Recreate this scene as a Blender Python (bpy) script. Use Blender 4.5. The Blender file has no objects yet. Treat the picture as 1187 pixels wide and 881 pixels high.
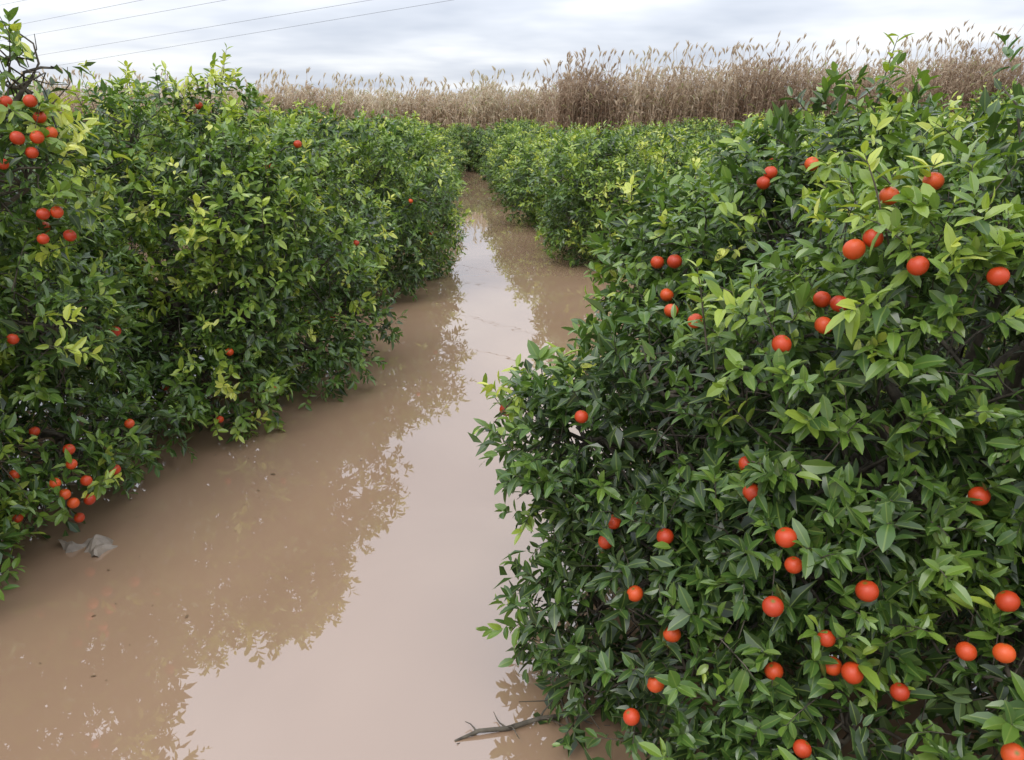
import bpy, math, numpy as np
from mathutils import Vector
R = np.random.default_rng(7)
scene = bpy.context.scene
scene.view_settings.view_transform='Standard'; scene.view_settings.look='None'
scene.view_settings.exposure=0
H=2.5; PITCH=math.radians(18.4); FPX=932.0
CAM=np.array([0,0,H])

def nrm(a): return a/np.maximum(np.linalg.norm(a,axis=-1,keepdims=True),1e-9)
def pix_dir(px,py):
    u=(px-593.5)/FPX; v=(440.5-py)/FPX
    c,s=math.cos(PITCH),math.sin(PITCH)
    return np.array([u, c+v*s, -s+v*c])

# ------------------------------------------------------------ mesh helper
def mesh_np(name, V, loops, sizes, mat, attrs=None, smooth=True):
    me=bpy.data.meshes.new(name)
    V=np.asarray(V,dtype=np.float32); loops=np.asarray(loops,dtype=np.int32).ravel(); sizes=np.asarray(sizes,dtype=np.int32)
    me.vertices.add(len(V)); me.vertices.foreach_set('co',V.ravel())
    me.loops.add(len(loops)); me.loops.foreach_set('vertex_index',loops)
    starts=np.concatenate([[0],np.cumsum(sizes)[:-1]]).astype(np.int32)
    me.polygons.add(len(sizes)); me.polygons.foreach_set('loop_start',starts)
    me.polygons.foreach_set('use_smooth',np.full(len(sizes),smooth,dtype=bool))
    me.update(calc_edges=True)
    for k,a in (attrs or {}).items():
        at=me.attributes.new(k,'FLOAT','POINT'); at.data.foreach_set('value',np.asarray(a,dtype=np.float32).ravel())
    me.materials.append(mat)
    return me
def add_obj(name,data,parent=None,loc=None):
    o=bpy.data.objects.new(name,data); scene.collection.objects.link(o)
    if parent: o.parent=parent
    if loc is not None: o.location=loc
    return o

# ------------------------------------------------------------ materials
def newmat(name):
    m=bpy.data.materials.new(name); m.use_nodes=True
    nt=m.node_tree; b=nt.nodes['Principled BSDF']; return m,nt,b
def N(nt,t,**kw):
    n=nt.nodes.new(t)
    for k,v in kw.items(): setattr(n,k,v)
    return n
def ramp(nt,stops):
    r=nt.nodes.new('ShaderNodeValToRGB'); cr=r.color_ramp
    while len(cr.elements)<len(stops): cr.elements.new(.5)
    for e,(p,c) in zip(cr.elements,stops): e.position=p; e.color=(*c,1)
    return r

def leaf_material():
    m,nt,b=newmat('citrus_leaf'); L=nt.links
    at=N(nt,'ShaderNodeAttribute',attribute_name='tint')
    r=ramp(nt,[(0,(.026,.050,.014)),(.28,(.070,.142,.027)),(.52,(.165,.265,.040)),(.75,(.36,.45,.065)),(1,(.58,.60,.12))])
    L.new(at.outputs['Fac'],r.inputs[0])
    lu=N(nt,'ShaderNodeAttribute',attribute_name='lu')
    ab=N(nt,'ShaderNodeMath',operation='ABSOLUTE'); L.new(lu.outputs['Fac'],ab.inputs[0])
    mr=N(nt,'ShaderNodeMapRange'); mr.inputs[1].default_value=.03; mr.inputs[2].default_value=.14; mr.inputs[3].default_value=.5; mr.inputs[4].default_value=0
    L.new(ab.outputs[0],mr.inputs[0])
    mx=N(nt,'ShaderNodeMixRGB'); mx.inputs[2].default_value=(.25,.33,.07,1)
    L.new(mr.outputs[0],mx.inputs[0]); L.new(r.outputs[0],mx.inputs[1])
    geo=N(nt,'ShaderNodeNewGeometry')
    bk=N(nt,'ShaderNodeMixRGB'); bk.inputs[2].default_value=(.17,.24,.09,1)
    fm=N(nt,'ShaderNodeMath',operation='MULTIPLY'); fm.inputs[1].default_value=.4
    L.new(geo.outputs['Backfacing'],fm.inputs[0]); L.new(fm.outputs[0],bk.inputs[0]); L.new(mx.outputs[0],bk.inputs[1])
    nt.nodes.remove(b)
    df=N(nt,'ShaderNodeBsdfDiffuse'); L.new(bk.outputs[0],df.inputs[0])
    tr=N(nt,'ShaderNodeBsdfTranslucent')
    tc=N(nt,'ShaderNodeMixRGB',blend_type='MULTIPLY'); tc.inputs[0].default_value=1; tc.inputs[2].default_value=(1.5,1.6,.5,1)
    L.new(r.outputs[0],tc.inputs[1]); L.new(tc.outputs[0],tr.inputs[0])
    ms=N(nt,'ShaderNodeMixShader'); ms.inputs[0].default_value=.25
    L.new(df.outputs[0],ms.inputs[1]); L.new(tr.outputs[0],ms.inputs[2])
    lw=N(nt,'ShaderNodeLayerWeight'); lw.inputs[0].default_value=.5
    pw=N(nt,'ShaderNodeMath',operation='POWER'); pw.inputs[1].default_value=4.5; L.new(lw.outputs['Facing'],pw.inputs[0])
    ma=N(nt,'ShaderNodeMath',operation='MULTIPLY_ADD'); ma.inputs[1].default_value=.7; ma.inputs[2].default_value=.052; L.new(pw.outputs[0],ma.inputs[0])
    gl=N(nt,'ShaderNodeBsdfGlossy'); gl.inputs['Roughness'].default_value=.31
    m2=N(nt,'ShaderNodeMixShader'); L.new(ma.outputs[0],m2.inputs[0]); L.new(ms.outputs[0],m2.inputs[1]); L.new(gl.outputs[0],m2.inputs[2])
    L.new(m2.outputs[0],nt.nodes['Material Output'].inputs[0])
    return m
LEAF=leaf_material()

def bark_material():
    m,nt,b=newmat('citrus_bark'); L=nt.links
    tc=N(nt,'ShaderNodeTexCoord'); n=N(nt,'ShaderNodeTexNoise'); n.inputs['Scale'].default_value=22; n.inputs['Detail'].default_value=3
    L.new(tc.outputs['Object'],n.inputs['Vector'])
    r=ramp(nt,[(.3,(.045,.036,.025)),(.7,(.13,.11,.08))]); L.new(n.outputs['Fac'],r.inputs[0]); L.new(r.outputs[0],b.inputs['Base Color'])
    b.inputs['Roughness'].default_value=.85
    return m
BARK=bark_material()
def orange_material():
    m,nt,b=newmat('orange_peel'); L=nt.links
    at=N(nt,'ShaderNodeAttribute',attribute_name='tint')
    r=ramp(nt,[(0,(.42,.036,.008)),(.6,(.54,.055,.010)),(1,(.64,.090,.014))]); L.new(at.outputs['Fac'],r.inputs[0])
    lv=N(nt,'ShaderNodeAttribute',attribute_name='lv')
    mx=N(nt,'ShaderNodeMixRGB'); mx.inputs[2].default_value=(.10,.16,.02,1); L.new(lv.outputs['Fac'],mx.inputs[0]); L.new(r.outputs[0],mx.inputs[1])
    L.new(mx.outputs[0],b.inputs['Base Color'])
    b.inputs['Roughness'].default_value=.42
    tc=N(nt,'ShaderNodeTexCoord'); n=N(nt,'ShaderNodeTexNoise'); n.inputs['Scale'].default_value=420
    L.new(tc.outputs['Object'],n.inputs['Vector'])
    bp=N(nt,'ShaderNodeBump'); bp.inputs['Strength'].default_value=.25; bp.inputs['Distance'].default_value=.002
    L.new(n.outputs['Fac'],bp.inputs['Height']); L.new(bp.outputs[0],b.inputs['Normal'])
    return m
ORANGE=orange_material()
def reed_material():
    m,nt,b=newmat('dry_reed'); L=nt.links
    at=N(nt,'ShaderNodeAttribute',attribute_name='tint')
    r=ramp(nt,[(0,(.24,.165,.115)),(.3,(.44,.33,.235)),(.55,(.58,.47,.34)),(.8,(.70,.61,.47)),(1,(.36,.40,.16))])
    L.new(at.outputs['Fac'],r.inputs[0]); nt.nodes.remove(b)
    b=N(nt,'ShaderNodeBsdfDiffuse'); L.new(r.outputs[0],b.inputs[0])
    tr=N(nt,'ShaderNodeBsdfTranslucent'); L.new(r.outputs[0],tr.inputs[0])
    ms=N(nt,'ShaderNodeMixShader'); ms.inputs[0].default_value=.42
    L.new(b.outputs[0],ms.inputs[1]); L.new(tr.outputs[0],ms.inputs[2]); L.new(ms.outputs[0],nt.nodes['Material Output'].inputs[0])
    return m
REED=reed_material()
def water_material():
    m,nt,b=newmat('muddy_water'); L=nt.links
    tc=N(nt,'ShaderNodeTexCoord')
    n=N(nt,'ShaderNodeTexNoise'); n.inputs['Scale'].default_value=.55; n.inputs['Detail'].default_value=4; n.inputs['Distortion'].default_value=.8
    L.new(tc.outputs['Object'],n.inputs['Vector'])
    r=ramp(nt,[(.3,(.305,.196,.124)),(.7,(.345,.226,.146))]); L.new(n.outputs['Fac'],r.inputs[0]); L.new(r.outputs[0],b.inputs['Base Color'])
    b.inputs['Roughness'].default_value=.008; b.inputs['IOR'].default_value=2.35
    n2=N(nt,'ShaderNodeTexNoise'); n2.inputs['Scale'].default_value=2.2; n2.inputs['Detail'].default_value=2
    L.new(tc.outputs['Object'],n2.inputs['Vector'])
    bp=N(nt,'ShaderNodeBump'); bp.inputs['Strength'].default_value=.05; bp.inputs['Distance'].default_value=.02
    L.new(n2.outputs['Fac'],bp.inputs['Height']); L.new(bp.outputs[0],b.inputs['Normal'])
    return m
def mud_material():
    m,nt,b=newmat('mud'); L=nt.links
    tc=N(nt,'ShaderNodeTexCoord'); n=N(nt,'ShaderNodeTexNoise'); n.inputs['Scale'].default_value=.8; n.inputs['Detail'].default_value=8
    L.new(tc.outputs['Object'],n.inputs['Vector'])
    r=ramp(nt,[(.3,(.10,.07,.045)),(.7,(.19,.14,.09))]); L.new(n.outputs['Fac'],r.inputs[0]); L.new(r.outputs[0],b.inputs['Base Color'])
    b.inputs['Roughness'].default_value=.8
    return m
def simple_mat(name,c,rough=.6):
    m,nt,b=newmat(name); L=nt.links
    tc=N(nt,'ShaderNodeTexCoord'); n=N(nt,'ShaderNodeTexNoise'); n.inputs['Scale'].default_value=14; n.inputs['Detail'].default_value=4
    L.new(tc.outputs['Object'],n.inputs['Vector'])
    r=ramp(nt,[(.3,tuple(x*.65 for x in c)),(.7,c)]); L.new(n.outputs['Fac'],r.inputs[0]); L.new(r.outputs[0],b.inputs['Base Color'])
    b.inputs['Roughness'].default_value=rough
    return m

# ------------------------------------------------------------ tubes
class Tubes:
    def __init__(s): s.V=[]; s.F=[]; s.n=0
    def add(s,pts,rad,sides=6):
        pts=np.asarray(pts,float); K=len(pts); rad=np.asarray(rad,float)
        tan=nrm(np.gradient(pts,axis=0))
        ref=np.where(np.abs(tan[:,2:3])>.9,np.array([[1.,0,0]]),np.array([[0,0,1.]]))
        a=nrm(np.cross(tan,ref)); b=np.cross(tan,a)
        th=np.arange(sides)/sides*2*np.pi
        ring=pts[:,None]+rad[:,None,None]*(a[:,None]*np.cos(th)[None,:,None]+b[:,None]*np.sin(th)[None,:,None])
        s.V.append(ring.reshape(-1,3))
        i=np.arange(K-1)[:,None]*sides; j=np.arange(sides)[None]; j2=(j+1)%sides
        q=np.stack([i+j,i+j2,i+sides+j2,i+sides+j],-1).reshape(-1,4)+s.n
        s.F.append(q); s.n+=K*sides
    def mesh(s,name,mat):
        V=np.concatenate(s.V); F=np.concatenate(s.F)
        return mesh_np(name,V,F.ravel(),np.full(len(F),4),mat)
def bend(p0,p1,K,rng,amp,lift=0):
    t=np.linspace(0,1,K)[:,None]; p=p0*(1-t)+p1*t
    off=rng.normal(0,amp,3); p=p+np.sin(np.pi*t)*off+np.sin(2*np.pi*t)*rng.normal(0,amp*.5,3)
    p[:,2]+=lift*np.sin(np.pi*t[:,0]); return p

# ------------------------------------------------------------ leaves
HT=dict(t=np.array([0,.25,.5,.78,1, .2,.5,.8]), w=np.array([0,0,0,0,0,.72,1,.66]),
        faces=[(0,1,5),(1,2,6,5),(2,3,7,6),(3,4,7)])
LT=dict(t=np.array([0,.5,1,.45]), w=np.array([0,0,0,1.]), faces=[(0,1,3),(1,2,3)])
def leaf_arrays(base,d,ref,L,W,curv,fold,tint,lod):
    T=HT if lod==0 else LT
    d=nrm(d); n=nrm(ref-(ref*d).sum(-1,keepdims=True)*d); s=np.cross(d,n)
    nv=len(T['t']); M=len(base)
    out=[];lu=[]
    t=T['t'][None,:,None]; w=T['w'][None,:,None]
    for sg in (1,-1):
        P=base[:,None]+d[:,None]*(L[:,None,None]*t)-n[:,None]*(curv[:,None,None]*L[:,None,None]*t**2)
        P=P+s[:,None]*(sg*w*(W*np.cos(fold))[:,None,None])+n[:,None]*(w*(W*np.sin(fold))[:,None,None])
        out.append(P); lu.append(np.broadcast_to(sg*T['w'][None],(M,nv)))
    V=np.stack(out,1).reshape(-1,3); LU=np.stack(lu,1).reshape(-1)
    loops=[];sizes=[]
    for h in (0,1):
        for f in T['faces']:
            f=f if h==1 else f[::-1]
            loops+= [x+h*nv for x in f]; sizes.append(len(f))
    loops=np.array(loops); sizes=np.array(sizes)
    LP=(loops[None]+np.arange(M)[:,None]*2*nv).ravel(); SZ=np.tile(sizes,M)
    return V,LP,SZ,np.repeat(tint,2*nv),LU

def sprig_leaves(P,D,SL,tint,size,k,rng,clear=None,lod=0):
    M=len(P)
    a=nrm(np.cross(D,nrm(rng.normal(size=(M,3))))); b=np.cross(D,a)
    j=np.arange(k)[None]; f=(j+.6)/k+rng.uniform(-.05,.05,(M,k)); f=np.clip(f,0.05,1)
    phi=j*2.4+rng.uniform(0,6.28,(M,1))+rng.normal(0,.35,(M,k))
    radial=a[:,None]*np.cos(phi)[...,None]+b[:,None]*np.sin(phi)[...,None]
    ang=np.radians(72-38*f)+rng.normal(0,.2,(M,k))
    sag=-0.10*(f**2)*SL[:,None]
    base=P[:,None]+D[:,None]*(f*SL[:,None])[...,None]; base[...,2]+=sag
    d=D[:,None]*np.cos(ang)[...,None]+radial*np.sin(ang)[...,None]
    d=d+rng.normal(0,.18,d.shape); d[...,2]-=.12
    ref=D[:,None]*.8+np.array([0,0,.9])+rng.normal(0,.45,d.shape)
    L=(rng.uniform(.6,1.25,(M,k))*size[:,None]*(1-.25*(f>.9)))
    W=L*rng.uniform(.19,.27,(M,k))
    tt=tint[:,None]+rng.normal(0,.08,(M,k))+.14*(f-.5)
    fl=lambda x:x.reshape(-1,*x.shape[2:])
    base,d,ref,L,W,tt=map(fl,(base,d,ref,L,W,tt))
    keep=(base[:,2]>.015)&(rng.random(len(base))>.08)
    if clear is not None and len(clear):
        c=base+nrm(d)*L[:,None]*.5
        for (o,e,r) in clear:
            rel=c-o; al=np.clip(rel@e,0,.35); dist=np.linalg.norm(rel-al[:,None]*e,axis=1)
            keep&=dist>r
    base,d,ref,L,W,tt=[x[keep] for x in (base,d,ref,L,W,tt)]
    n=len(base)
    return leaf_arrays(base,d,ref,L,W,rng.uniform(.02,.36,n),rng.uniform(.1,.65,n),np.clip(tt,0,1),lod)

# ------------------------------------------------------------ trees
def make_lobes(rx,ry,h,rng,n=30,extra=(),ex=2.6):
    c=[[0,0,.44*h]]; r=[[.62*rx,.62*ry,.36*h]]
    ga=np.pi*(3-5**.5)
    for i in range(n):
        z=1-2*(i+.5)/n*.95; th=i*ga+rng.normal(0,.25)
        rad=math.sqrt(max(0,1-abs(z)**(ex if z>0 else 3.2)))
        R0=rng.uniform(.26,.62)*min(1.25,(rx/1.9))
        q=.76*rng.uniform(.84,1.13)
        cz=.45*h+z*(.55*h-R0*.8)*rng.uniform(.93,1.04)
        p=[(rx*q)*rad*math.cos(th)*1.0,(ry*q)*rad*math.sin(th),cz]
        c.append(p); r.append([R0*rng.uniform(.9,1.2),R0*rng.uniform(.9,1.2),R0*rng.uniform(.8,1.2)])
    for e in extra: c.append(e[:3]); r.append(e[3:])
    return np.array(c,float),np.array(r,float)
def pnoise(p,s,ph):
    x,y,z=(p*s).T
    return (np.sin(x*1.7+ph+1.3*np.sin(y*1.1+ph))+np.sin(y*1.9+2*ph+1.2*np.sin(z*1.3))+np.sin(z*2.1+ph*3+1.4*np.sin(x*.9)))/3
def sample_crown(C,Rr,n,rng,cut=.82,face=None,back=.35):
    area=(Rr[:,0]*Rr[:,1]*Rr[:,2])**(2/3); pr=area/area.sum()
    idx=rng.choice(len(C),size=n*5,p=pr)
    u=nrm(rng.normal(size=(n*5,3)))
    P=C[idx]+u*Rr[idx]; Nn=nrm(u/Rr[idx])
    ok=P[:,2]>.05
    for i in range(len(C)):
        q=np.linalg.norm((P-C[i])/Rr[i],axis=1)
        ok&=~((q<cut)&(idx!=i))
    if face is not None:
        to=nrm(face-P); dt=(to*Nn).sum(1)
        ok&=(dt>-.15)|(rng.random(len(P))<back)
    g=pnoise(P,3.2,1.0+C[0,2])
    ok&=~((g<-.38)&(rng.random(len(P))<.75))
    P=P[ok][:n]; Nn=Nn[ok][:n]; idx=idx[ok][:n]
    return P,Nn,C[idx]

def build_tree_parts(C,Rr,nspr,rng,lod,leaf,young,face=None,clear=None,shoots=40,back=.35,stems=True,dt=0.):
    P,Nn,LC=sample_crown(C,Rr,nspr,rng,face=face,back=back)
    n=len(P); htop=(C[:,2]+Rr[:,2]).max()
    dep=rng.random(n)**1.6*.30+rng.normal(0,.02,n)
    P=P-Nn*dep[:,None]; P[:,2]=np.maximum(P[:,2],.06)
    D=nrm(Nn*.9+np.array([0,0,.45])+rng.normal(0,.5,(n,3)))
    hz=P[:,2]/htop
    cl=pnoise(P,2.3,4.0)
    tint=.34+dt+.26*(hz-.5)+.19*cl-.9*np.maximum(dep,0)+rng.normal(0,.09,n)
    cy=pnoise(P,1.6,7.5)
    yg=(rng.random(n)<young*(.35+1.2*hz)*(.30+2.4*np.clip(cy+.1,0,1)))&(dep<.14)
    tint[yg]+=rng.uniform(.15,.5,yg.sum())
    SL=rng.uniform(.09,.19,n)*leaf/.088; SL[yg]*=1.25
    size=np.full(n,leaf)*rng.uniform(.75,1.15,n)
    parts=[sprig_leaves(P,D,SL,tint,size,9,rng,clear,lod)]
    T=Tubes()
    if shoots:
        Ps,Ns,_=sample_crown(C,Rr,shoots*6,rng,face=face,back=back)
        o=np.argsort(-(Ps[:,2]+rng.normal(0,.45,len(Ps))))[:shoots]; Ps=Ps[o]; Ns=Ns[o]
        Ds=nrm(Ns*.45+np.array([0,0,1.])+rng.normal(0,.28,(len(Ps),3)))
        SLs=rng.uniform(.15,.34,len(Ps)); 
        parts.append(sprig_leaves(Ps,Ds,SLs,rng.uniform(.42,.95,len(Ps)),np.full(len(Ps),leaf)*.92,13,rng,clear,lod))
        for p,d,l in zip(Ps,Ds,SLs): T.add([p-d*.1,p+d*l*.5,p+d*l+np.array([0,0,-.1*l])],[.004,.003,.0012],4)
    ni=nspr//3
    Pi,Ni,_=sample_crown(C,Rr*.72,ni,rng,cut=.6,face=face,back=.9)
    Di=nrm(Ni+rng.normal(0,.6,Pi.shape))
    parts.append(sprig_leaves(Pi,Di,np.full(len(Pi),.2),rng.uniform(.0,.15,len(Pi)),np.full(len(Pi),leaf*1.4),7,rng,clear,1))  # inner filler leaves; shade inside the crown is put into their dark tint
    V=[];LP=[];SZ=[];TT=[];LU=[];off=0
    for (v,lp,sz,tt,lu) in parts:
        V.append(v);LP.append(lp+off);SZ.append(sz);TT.append(tt);LU.append(lu);off+=len(v)
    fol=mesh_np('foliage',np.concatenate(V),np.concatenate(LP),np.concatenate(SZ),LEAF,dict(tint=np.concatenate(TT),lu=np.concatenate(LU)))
    trunk_top=np.array([0,0,.55]); 
    T.add(bend(np.array([0,0,-.35]),trunk_top,6,rng,.03),np.linspace(.11,.08,6),9)
    for i in range(1,len(C)):
        e=C[i]; 
        T.add(bend(trunk_top-np.array([0,0,rng.uniform(0,.25)]),e,8,rng,.10,.12),np.linspace(.042,.012,8),6)
        for k in range(7 if lod==0 else 3):
            u=nrm(rng.normal(size=3)+np.array([0,0,.3]))
            q=e+u*Rr[i]*rng.uniform(.8,1.02)
            if q[2]<.05: q[2]=.05
            T.add(bend(e,q,5,rng,.05),np.linspace(.011,.003,5),4)
            if lod==0:
                for kk in range(2):
                    m=e*.5+q*.5; q2=m+nrm(rng.normal(size=3))*rng.uniform(.15,.35)
                    if q2[2]>.03: T.add(bend(m,q2,4,rng,.03),np.linspace(.006,.002,4),3)
    if stems:
        for p,d,l in zip(P[::2],D[::2],SL[::2]): T.add([p-d*.06,p+d*l*.5,p+d*l+np.array([0,0,-.1*l])],[.003,.0022,.001],3)
    wood=T.mesh('trunk_and_branches',BARK)
    return fol,wood,(P,Nn)

def sphere_tpl(nu=16,nv=10):
    V=[[0,0,1]];
    for i in range(1,nv):
        a=math.pi*i/nv
        for j in range(nu):
            b=2*math.pi*j/nu; V.append([math.sin(a)*math.cos(b),math.sin(a)*math.sin(b),math.cos(a)])
    V.append([0,0,-1]); V=np.array(V)
    F=[]
    for j in range(nu): F.append((0,1+j,1+(j+1)%nu))
    for i in range(nv-2):
        for j in range(nu):
            a=1+i*nu+j; b=1+i*nu+(j+1)%nu; F.append((a,a+nu,b+nu,b))
    l=len(V)-1
    for j in range(nu): F.append((l,l-nu+(j+1)%nu,l-nu+j))
    r=np.linalg.norm(V[:,:2],axis=1)
    V[:,2]*=.93; V[:,2]-=np.where(V[:,2]>0,.10*np.exp(-(r/.22)**2),.03*np.exp(-(r/.12)**2)*-1)
    lv=np.exp(-(r/.12)**2)*(V[:,2]>0)
    return V,F,lv
SV,SF,SLV=sphere_tpl()
def oranges_mesh(pts,rad,rng):
    V=[];lp=[];sz=[];tt=[];lv=[]
    for i,(p,r) in enumerate(zip(pts,rad)):
        ax=rng.normal(0,.35,2); z=nrm(np.array([ax[0],ax[1],1.])); x=nrm(np.cross([0,1,0],z)); y=np.cross(z,x)
        M=np.stack([x,y,z],1)
        V.append((SV*r)@M.T+p); off=i*len(SV)
        for f in SF: lp+= [q+off for q in f]; sz.append(len(f))
        tt.append(np.full(len(SV),rng.random())); lv.append(SLV)
    return mesh_np('oranges',np.concatenate(V),lp,sz,ORANGE,dict(tint=np.concatenate(tt),lv=np.concatenate(lv)))

near=[
 dict(c=(2.15,3.75),rx=2.05,ry=2.1,h=2.62,n=5900,leaf=.080,young=.10,lod=0,shoots=30,seed=11,nl=40,back=.12,ex=1.9,dt=-.01,
      extra=[(-1.80,-.30,1.05,.42,.5,.42),(-1.7,.15,.6,.42,.5,.45),(-1.45,-1.1,.4,.45,.45,.4),(-1.75,-.6,.35,.38,.4,.33),(-1.5,-.5,1.35,.42,.45,.36),(-1.85,-.85,.10,.16,.16,.12),
             (-.95,-1.45,.42,.5,.45,.42),(-.3,-1.7,.55,.5,.42,.5),(-1.1,-1.2,.9,.4,.4,.4)]),
 dict(c=(3.2,7.7),rx=1.95,ry=2.1,h=2.45,n=2900,leaf=.093,young=.20,lod=0,shoots=36,seed=12,nl=34,back=.15,ex=2.1,dt=.09,extra=[]),
 dict(c=(-4.15,4.45),rx=1.8,ry=1.95,h=2.66,n=3600,leaf=.083,young=.30,lod=0,shoots=50,seed=13,nl=36,back=.15,ex=2.2,dt=.11,
      extra=[(1.35,.1,2.42,.36,.38,.52),(1.25,.1,.4,.42,.5,.38),(1.35,.9,.4,.5,.5,.4),(1.0,-.7,.35,.45,.5,.38),(1.45,.15,1.3,.35,.45,.5),(1.5,.05,2.1,.34,.36,.5),(1.58,.05,2.62,.17,.18,.40)]),
 dict(c=(-3.15,7.5),rx=1.9,ry=2.0,h=2.72,n=3600,leaf=.088,young=.32,lod=0,shoots=60,seed=14,nl=38,back=.15,ex=2.2,dt=.15,
      extra=[(1.3,-.3,.4,.5,.5,.4),(.7,-1.3,.4,.55,.5,.42),(1.5,.7,.5,.45,.5,.4)]),
 dict(c=(-2.65,12.1),rx=1.9,ry=2.2,h=2.5,n=2800,leaf=.10,young=.28,lod=1,shoots=50,seed=15,nl=34,back=.3,ex=2.1,dt=.17,extra=[]),
]
for T in near:
    T['rng']=np.random.default_rng(T['seed']); T['c3']=np.array([*T['c'],0.])
    T['C'],T['R']=make_lobes(T['rx'],T['ry'],T['h'],T['rng'],T['nl'],T['extra'],T['ex']); T['or']=[]; T['clear']=[]
# viewing directions in which fruit shows on the aisle side of the crowns; third value: how exposed (0..1)
fruit=[(35,117,1),(7,118,.6),(46,136,.6),(20,160,1),(43,159,1),(59,154,.8),(37,177,.6),(3,190,.4),(50,248,.7),(66,246,.8),(81,273,.8),(50,277,.4),(345,167,1),(370,195,.3),
(476,233,.5),(413,282,.4),(15,393,.5),(355,374,.3),(266,408,.6),(317,449,.6),(377,470,.4),(255,486,.4),(150,491,.4),(80,521,.9),(83,538,.7),(133,544,1),(100,557,.8),(75,573,.8),
(85,583,.9),(104,579,1),(62,619,1),(52,633,.9),(17,550,.4),(500,270,.3),(92,600,.6),(64,560,.5),(20,600,.5),(40,500,.4),
(1082,210,.6),(1031,227,.6),(990,289,.9),(1012,276,.5),(1064,308,.6),(941,190,.5),(885,212,.4),(893,200,.4),(762,304,.6),(782,303,1),(773,342,.6),(778,360,.4),(806,372,.3),
(906,399,.5),(953,347,.3),(973,352,.3),(1157,320,.5),(955,377,.3),(866,538,.4),(872,571,.7),(911,623,1),(1005,685,1),(896,703,.9),(771,622,.6),(711,605,.4),
(702,628,.4),(645,636,.3),(736,688,.4),(779,735,.6),(760,793,.4),(732,831,.5),(988,780,.9),(958,740,.3),(965,772,.4),(897,778,.5),(1135,575,.6),(1168,697,.8),(1120,755,.3),
(1164,757,.4),(1043,802,.4),(920,655,.3),(674,483,.3),(930,868,.3),(1175,875,.8)]
fr=np.random.default_rng(3)
for (px,py,ex) in fruit:
    d=pix_dir(px,py); best=None
    for T in near:
        o=CAM-T['c3']
        oc=(o-T['C'])/T['R']; dd=d/T['R']
        A=(dd**2).sum(1); B=(oc*dd).sum(1); Cc=(oc**2).sum(1)-1
        disc=B*B-A*Cc; t=np.where(disc>0,(-B-np.sqrt(np.maximum(disc,0)))/A,1e9)
        t=np.where(t>0.5,t,1e9); i=t.argmin()
        if t[i]<1e8 and (best is None or t[i]<best[0]): best=(t[i],T,i)
    if best is None: continue
    t,T,i=best; o=CAM-T['c3']
    r=.027+.008*ex+fr.uniform(-.001,.001)
    vd=-nrm(d); p=o+d*t
    nn=nrm((p-T['C'][i])/T['R'][i]**2)
    p=p+vd*(.09*ex-.05)
    if p[2]<r: p[2]=r
    e=nrm(nn*.4+vd); T['or'].append((p,r)); T['clear'].append((p,e,r*(.35+.85*ex)))
for T in near:
    root=add_obj('orange_tree',None,loc=tuple(T['c3']))
    fol,wood,(P,Nn)=build_tree_parts(T['C'],T['R'],T['n'],T['rng'],T['lod'],T['leaf'],T['young'],face=CAM-T['c3'],clear=T['clear'],shoots=T['shoots'],back=T['back'],dt=T['dt'])
    rng=T['rng']; k=rng.choice(len(P),28)
    back=((nrm(CAM-T['c3']-P[k])*Nn[k]).sum(1)<.15)
    pts=[p for p,_ in T['or']]+[P[j]-Nn[j]*.02 for j,bk in zip(k,back) if bk]
    rad=[r for _,r in T['or']]+[.035]*int(back.sum())
    add_obj('foliage',fol,root); add_obj('trunk_and_branches',wood,root); add_obj('oranges',oranges_mesh(pts,rad,rng),root)

arch=[]
for s in range(4):
    rng=np.random.default_rng(50+s); C,Rr=make_lobes(1.95,2.15,2.4,rng,34,ex=1.9)
    fol,wood,(P,Nn)=build_tree_parts(C,Rr,2300,rng,1,.11,.22,shoots=36,stems=False,dt=[.15,.07,.20,.12][s])
    k=rng.choice(len(P),7); om=oranges_mesh(list(P[k]-Nn[k]*.03),[.035]*7,rng)
    arch.append((fol,wood,om))
ar=np.random.default_rng(5)
def place(x,y,sx,h):
    f,w,o=arch[ar.integers(4)]
    root=add_obj('orange_tree',None,loc=(x,y,0)); root.rotation_euler=(0,0,ar.choice([0,math.pi])+ar.uniform(-.25,.25))
    root.scale=(sx,ar.uniform(.92,1.06),h/2.4)
    add_obj('foliage',f,root); add_obj('trunk_and_branches',w,root); add_obj('oranges',o,root)
for x,y,h in [(2.1,14.7,2.25),(1.65,19.2,2.05),(1.2,23.7,2.15),(.85,28.1,1.9),(.5,32.5,1.95),(.1,37,2.1),
              (-3.1,16.9,2.4),(-3.3,21.3,2.15),(-3.6,25.5,2.15),(-3.75,29.8,1.9),(-3.8,34,2.0),(-2.0,38.2,1.9),(-5.8,38.5,2.1)]:
    place(x,y,1.0,h)
for k in (1,2,3,4,5):
    for y in np.arange(8 if k==1 else 10,38,4.5):
        place(2.9+5.0*k-(y-8)*.07+ar.normal(0,.15),y+ar.normal(0,.2),ar.uniform(.95,1.1),ar.uniform(2.05,2.7) if y<26 else ar.uniform(1.8,2.3))
for k in (1,2,3):
    for y in np.arange(4.5 if k==1 else 8,38,4.5):
        place(-3.2-5.0*k-(y-8)*.04+ar.normal(0,.15),y+ar.normal(0,.2),ar.uniform(.95,1.1),ar.uniform(2.1,2.5))

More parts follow.
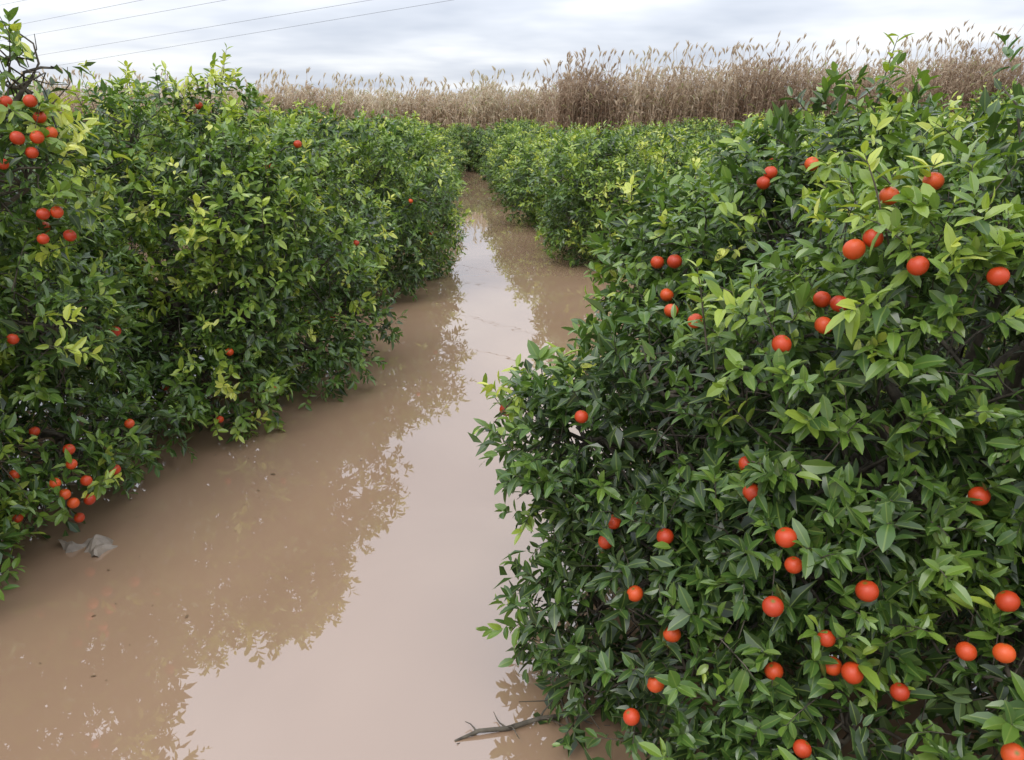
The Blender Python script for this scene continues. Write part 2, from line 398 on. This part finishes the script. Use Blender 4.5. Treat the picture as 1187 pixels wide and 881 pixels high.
# ------------------------------------------------------------ reeds
class Ribbons:
    def __init__(s): s.V=[];s.F=[];s.T=[];s.n=0
    def add(s,P,S,W,tint):
        Nn,K,_=P.shape; W=np.broadcast_to(W,(Nn,K))
        A=P-S[:,None]*W[...,None]*.5; B=P+S[:,None]*W[...,None]*.5
        V=np.stack([A,B],2).reshape(-1,3)
        b=(np.arange(Nn)[:,None]*K*2+np.arange(K-1)[None]*2)[...,None]
        q=(b+np.array([0,1,3,2])).reshape(-1,4)+s.n
        s.V.append(V);s.F.append(q);s.T.append(np.repeat(tint,K*2));s.n+=len(V)
    def mesh(s,name,mat):
        F=np.concatenate(s.F)
        return mesh_np(name,np.concatenate(s.V),F.ravel(),np.full(len(F),4),mat,dict(tint=np.concatenate(s.T)))
def reeds(x0,x1,yf,dep,n,hf,tf,seed,tall=.10):
    rg=np.random.default_rng(seed); rb=Ribbons()
    x=rg.uniform(x0,x1,n); y=yf(x)+rg.random(n)**1.3*dep
    cs=.5+.5*np.sin(x*2.3+1.5*np.sin(x*.8)); 
    h=hf(x)*rg.uniform(.66,.98,n)*(.93+.07*cs); tl=rg.random(n)<tall*(.3+1.4*cs); h=np.where(tl,hf(x)*rg.uniform(.92,1.16,n),h)
    lean=rg.normal(0,.11,(n,2)); lean[:,0]+=.05
    base=np.stack([x,y,np.full(n,-.1)],1); t=np.linspace(0,1,6)
    def stem(tt):
        z=base[:,2:3]+h[:,None]*tt
        return np.stack([base[:,0:1]+lean[:,0:1]*h[:,None]*tt**2,base[:,1:2]+lean[:,1:2]*h[:,None]*tt**2,z],-1)
    rs=lambda m:nrm(np.concatenate([rg.normal(size=(m,1))+1e-3,rg.normal(size=(m,1))*.5,np.zeros((m,1))],1))
    tint=tf(x,rg)
    rb.add(stem(np.broadcast_to(t,(n,6))),rs(n),np.linspace(.03,.016,6),np.clip(tint+.05,0,.9))
    for k in range(11):
        f=np.where(tl,rg.uniform(.2,.85,n),rg.uniform(.3,1.0,n)); b=stem(f[:,None])[:,0]
        az=rg.uniform(0,6.28,n); l=rg.uniform(.3,.8,n); K=4; s=np.linspace(0,1,K)[None]
        up=rg.uniform(.4,1.4,n)
        P=np.stack([b[:,0:1]+np.cos(az)[:,None]*l[:,None]*s*.7, b[:,1:2]+np.sin(az)[:,None]*l[:,None]*s*.7, b[:,2:3]+l[:,None]*(up[:,None]*s-1.0*s**2)],-1)
        S=nrm(np.stack([-np.sin(az),np.cos(az),rg.normal(0,.6,n)],1))
        ti=tint+rg.normal(0,.13,n)-.22*(1-f)
        ti=np.where(rg.random(n)<.05,1.0,np.clip(ti,0,.85))
        rb.add(P,S,np.array([.03,.046,.03,.004]),ti)
    pm=(rg.random(n)<.5)|tl; m=pm.sum(); top=stem(np.ones((n,1)))[:,0][pm]; tm=tl[pm]
    sd=rg.choice([-1,1],m,p=[.3,.7])
    for k in range(9):
        az=rg.uniform(0,6.28,m); l=rg.uniform(.2,.5,m); s=np.linspace(0,1,4)[None]; o=rg.uniform(.03,.26,m)
        P=np.stack([top[:,0:1]+(np.cos(az)*o+.3*sd)[:,None]*l[:,None]*s**1.3, top[:,1:2]+(np.sin(az)*o)[:,None]*l[:,None]*s, top[:,2:3]-.15+l[:,None]*(s-.3*s**2)],-1)
        rb.add(P,rs(m),np.array([.012,.05,.036,.004]),np.clip(tint[pm]+.22+rg.normal(0,.08,m),0,.85))
    return rb.mesh('reed_bed',REED)
def wob(x,ph=0): return np.sin(x*.55+ph)*.5+np.sin(x*1.3+2+ph)*.3+np.sin(x*2.9+ph*2)*.2
def hR(x): return 4.6+.45*wob(x,1)+.04*x+.3*np.exp(-((x-6)/1.8)**2)-.4*np.exp(-((x-2)/1.0)**2)
add_obj('reed_bed',reeds(2.0,44,lambda x:42.5+wob(x)*.8,3.5,7000,hR,
      lambda x,rg:np.clip(.36+.20*wob(x*1.1,3)+rg.normal(0,.11,len(x)),0,.85),21,.10))
add_obj('reed_bed',reeds(-30,3.2,lambda x:47+wob(x)*.8,3.5,5500,lambda x:4.0+.4*wob(x,2),
      lambda x,rg:np.clip(.58+.16*wob(x*1.7,3)+rg.normal(0,.10,len(x)),0,.85),22,.08))

# ------------------------------------------------------------ ground + water
g=np.concatenate([[-3000,-800,-250],np.linspace(-120,120,61),[250,800,3000]])
X,Y=np.meshgrid(g,g); Rd=np.hypot(X,Y-15); Z=np.clip((Rd-55)/40,0,1)*.9-.35+.03*np.sin(X*.6)*np.cos(Y*.5)
n=len(g); V=np.stack([X,Y,Z],-1).reshape(-1,3)
i=(np.arange(n-1)[:,None]*n+np.arange(n-1)[None]).ravel(); F=np.stack([i,i+1,i+n+1,i+n],1)
add_obj('ground',mesh_np('ground',V,F.ravel(),np.full(len(F),4),mud_material()))
w=110.; gw=np.linspace(-w,w,3); Xw,Yw=np.meshgrid(gw,gw+15); V=np.stack([Xw,Yw,0*Xw],-1).reshape(-1,3)
i=(np.arange(2)[:,None]*3+np.arange(2)[None]).ravel(); F=np.stack([i,i+1,i+4,i+3],1)
add_obj('flood_water',mesh_np('flood_water',V,F.ravel(),np.full(4,4),water_material()))

rg=np.random.default_rng(9); T=Tubes()
mp=np.array([[-.24,2.72,.0],[-.14,2.76,.018],[-.02,2.78,.012],[.12,2.82,.03],[.28,2.86,.02],[.5,2.92,.05],[.75,3.0,.1]])
T.add(mp,[.005,.009,.011,.010,.009,.010,.011],7)
for a,b in [((-.14,2.76,.015),(-.23,2.70,.005)),((-.14,2.76,.015),(-.2,2.80,.03)),((-.02,2.78,.012),(.03,2.70,.03)),((.12,2.82,.03),(.24,2.76,.04)),((.12,2.82,.03),(.2,2.92,.07)),((.28,2.86,.02),(.42,2.80,.01)),((.28,2.86,.02),(.3,3.0,.09)),((-.02,2.78,.012),(-.08,2.86,.03))]:
    T.add(bend(np.array(a),np.array(b),5,rg,.01),np.linspace(.005,.0015,5),5)
add_obj('fallen_branch',T.mesh('fallen_branch',BARK))
nx,ny=16,10; gx,gy=np.meshgrid(np.linspace(-.18,.18,nx),np.linspace(-.09,.09,ny))
zz=.035+.03*np.sin(gx*30+gy*17)+.018*np.sin(gx*55-gy*40)+.02*rg.random(gx.shape)-.5*np.abs(gx)**1.6-.6*np.abs(gy)
V=np.stack([gx*(1+.2*np.sin(gy*30)),gy*(1+.3*np.sin(gx*16)),zz],-1).reshape(-1,3)
i=(np.arange(ny-1)[:,None]*nx+np.arange(nx-1)[None]).ravel(); F=np.stack([i,i+1,i+nx+1,i+nx],1)
add_obj('plastic_sheet',mesh_np('plastic_sheet',V,F.ravel(),np.full(len(F),4),simple_mat('dirty_plastic',(.27,.22,.17),.5),smooth=False),loc=(-2.55,4.30,0))
nf=90; b=np.stack([rg.uniform(-2.6,.6,nf),rg.uniform(2.4,14,nf),np.full(nf,.004)],1)
b[:,0]=np.where(rg.random(nf)<.6,-2.5+rg.random(nf)*.9+ (b[:,1]-4)*.12,b[:,0])
az=rg.uniform(0,6.28,nf); d=np.stack([np.cos(az),np.sin(az),0*az],1)
L=rg.uniform(.012,.05,nf)*np.where(rg.random(nf)<.2,1,.35)
v,lp,sz,tt,lu=leaf_arrays(b,d,np.tile([0,0,1.],(nf,1))+rg.normal(0,.03,(nf,3)),L,L*.24,np.full(nf,-.02),np.full(nf,.06),rg.uniform(0,.5,nf),0)
add_obj('floating_leaves',mesh_np('floating_leaves',v,lp,sz,simple_mat('dead_leaf',(.16,.10,.05),.6),dict(tint=tt,lu=lu)))

wire=simple_mat('cable',(.16,.17,.18),.5)
root=add_obj('power_lines',None)
for k,((ax,ay),(bx,by)) in enumerate([((85,73),(525,0)),((70,60),(430,0)),((50,38),(262,0)),((5,32),(165,0)),((0,6),(40,-2))]):
    A=CAM+pix_dir(ax,ay)*110; B=CAM+pix_dir(bx,by)*75
    A,B=A-(B-A)*1.2,B+(B-A)*1.6
    t=np.linspace(0,1,40)[:,None]; P=A*(1-t)+B*t
    T=Tubes(); T.add(P,np.full(40,.016),5); add_obj('cable',T.mesh('cable',wire),root)

# ------------------------------------------------------------ sky
SE,SR=math.radians(52),math.radians(215)
w=bpy.data.worlds.new('World'); scene.world=w; w.use_nodes=True; nt=w.node_tree; L=nt.links
bg=nt.nodes['Background']; bg.inputs['Strength'].default_value=.1
sky=N(nt,'ShaderNodeTexSky',sky_type='NISHITA'); sky.sun_disc=False; sky.sun_elevation=SE; sky.sun_rotation=SR
tc=N(nt,'ShaderNodeTexCoord'); sp=N(nt,'ShaderNodeSeparateXYZ'); L.new(tc.outputs['Generated'],sp.inputs[0])
def M(op,a,b=None,clamp=False):
    n=N(nt,'ShaderNodeMath',operation=op); n.use_clamp=clamp
    for i,x in enumerate((a,b)):
        if x is None: continue
        if isinstance(x,(int,float)): n.inputs[i].default_value=x
        else: L.new(x,n.inputs[i])
    return n.outputs[0]
z=M('MAXIMUM',sp.outputs[2],0.0); dz=M('ADD',z,.11)
cb=N(nt,'ShaderNodeCombineXYZ'); L.new(M('DIVIDE',sp.outputs[0],dz),cb.inputs[0]); L.new(M('DIVIDE',sp.outputs[1],dz),cb.inputs[1])
n1=N(nt,'ShaderNodeTexNoise'); n1.inputs['Scale'].default_value=.65; n1.inputs['Detail'].default_value=4; n1.inputs['Roughness'].default_value=.5
L.new(cb.outputs[0],n1.inputs['Vector'])
cr=ramp(nt,[(.34,(5.9,6.4,7.5)),(.5,(7.8,8.2,9.1)),(.62,(9.9,10.1,10.4))]); L.new(n1.outputs['Fac'],cr.inputs[0])
zb=M('ADD',M('MULTIPLY',z,1.6),1.0)
vm=N(nt,'ShaderNodeVectorMath',operation='SCALE'); L.new(cr.outputs[0],vm.inputs[0]); L.new(zb,vm.inputs['Scale'])
mx=N(nt,'ShaderNodeMixRGB'); mx.inputs[0].default_value=.88; L.new(sky.outputs[0],mx.inputs[1]); L.new(vm.outputs[0],mx.inputs[2])
L.new(mx.outputs[0],bg.inputs['Color'])
sl=bpy.data.lights.new('sun','SUN'); sl.energy=1.1; sl.angle=math.radians(25); sl.color=(1,.96,.9)
so=add_obj('sun',sl)
dirv=Vector((math.sin(SR)*math.cos(SE),math.cos(SR)*math.cos(SE),math.sin(SE)))
so.rotation_euler=(-dirv).to_track_quat('-Z','Y').to_euler()

cam=bpy.data.cameras.new('camera'); cam.sensor_fit='HORIZONTAL'; cam.angle=2*math.atan(593.5/FPX); cam.clip_end=6000; cam.clip_start=.05
co=add_obj('camera',cam,loc=(0,0,H)); co.rotation_euler=(math.pi/2-PITCH,0,0); scene.camera=co
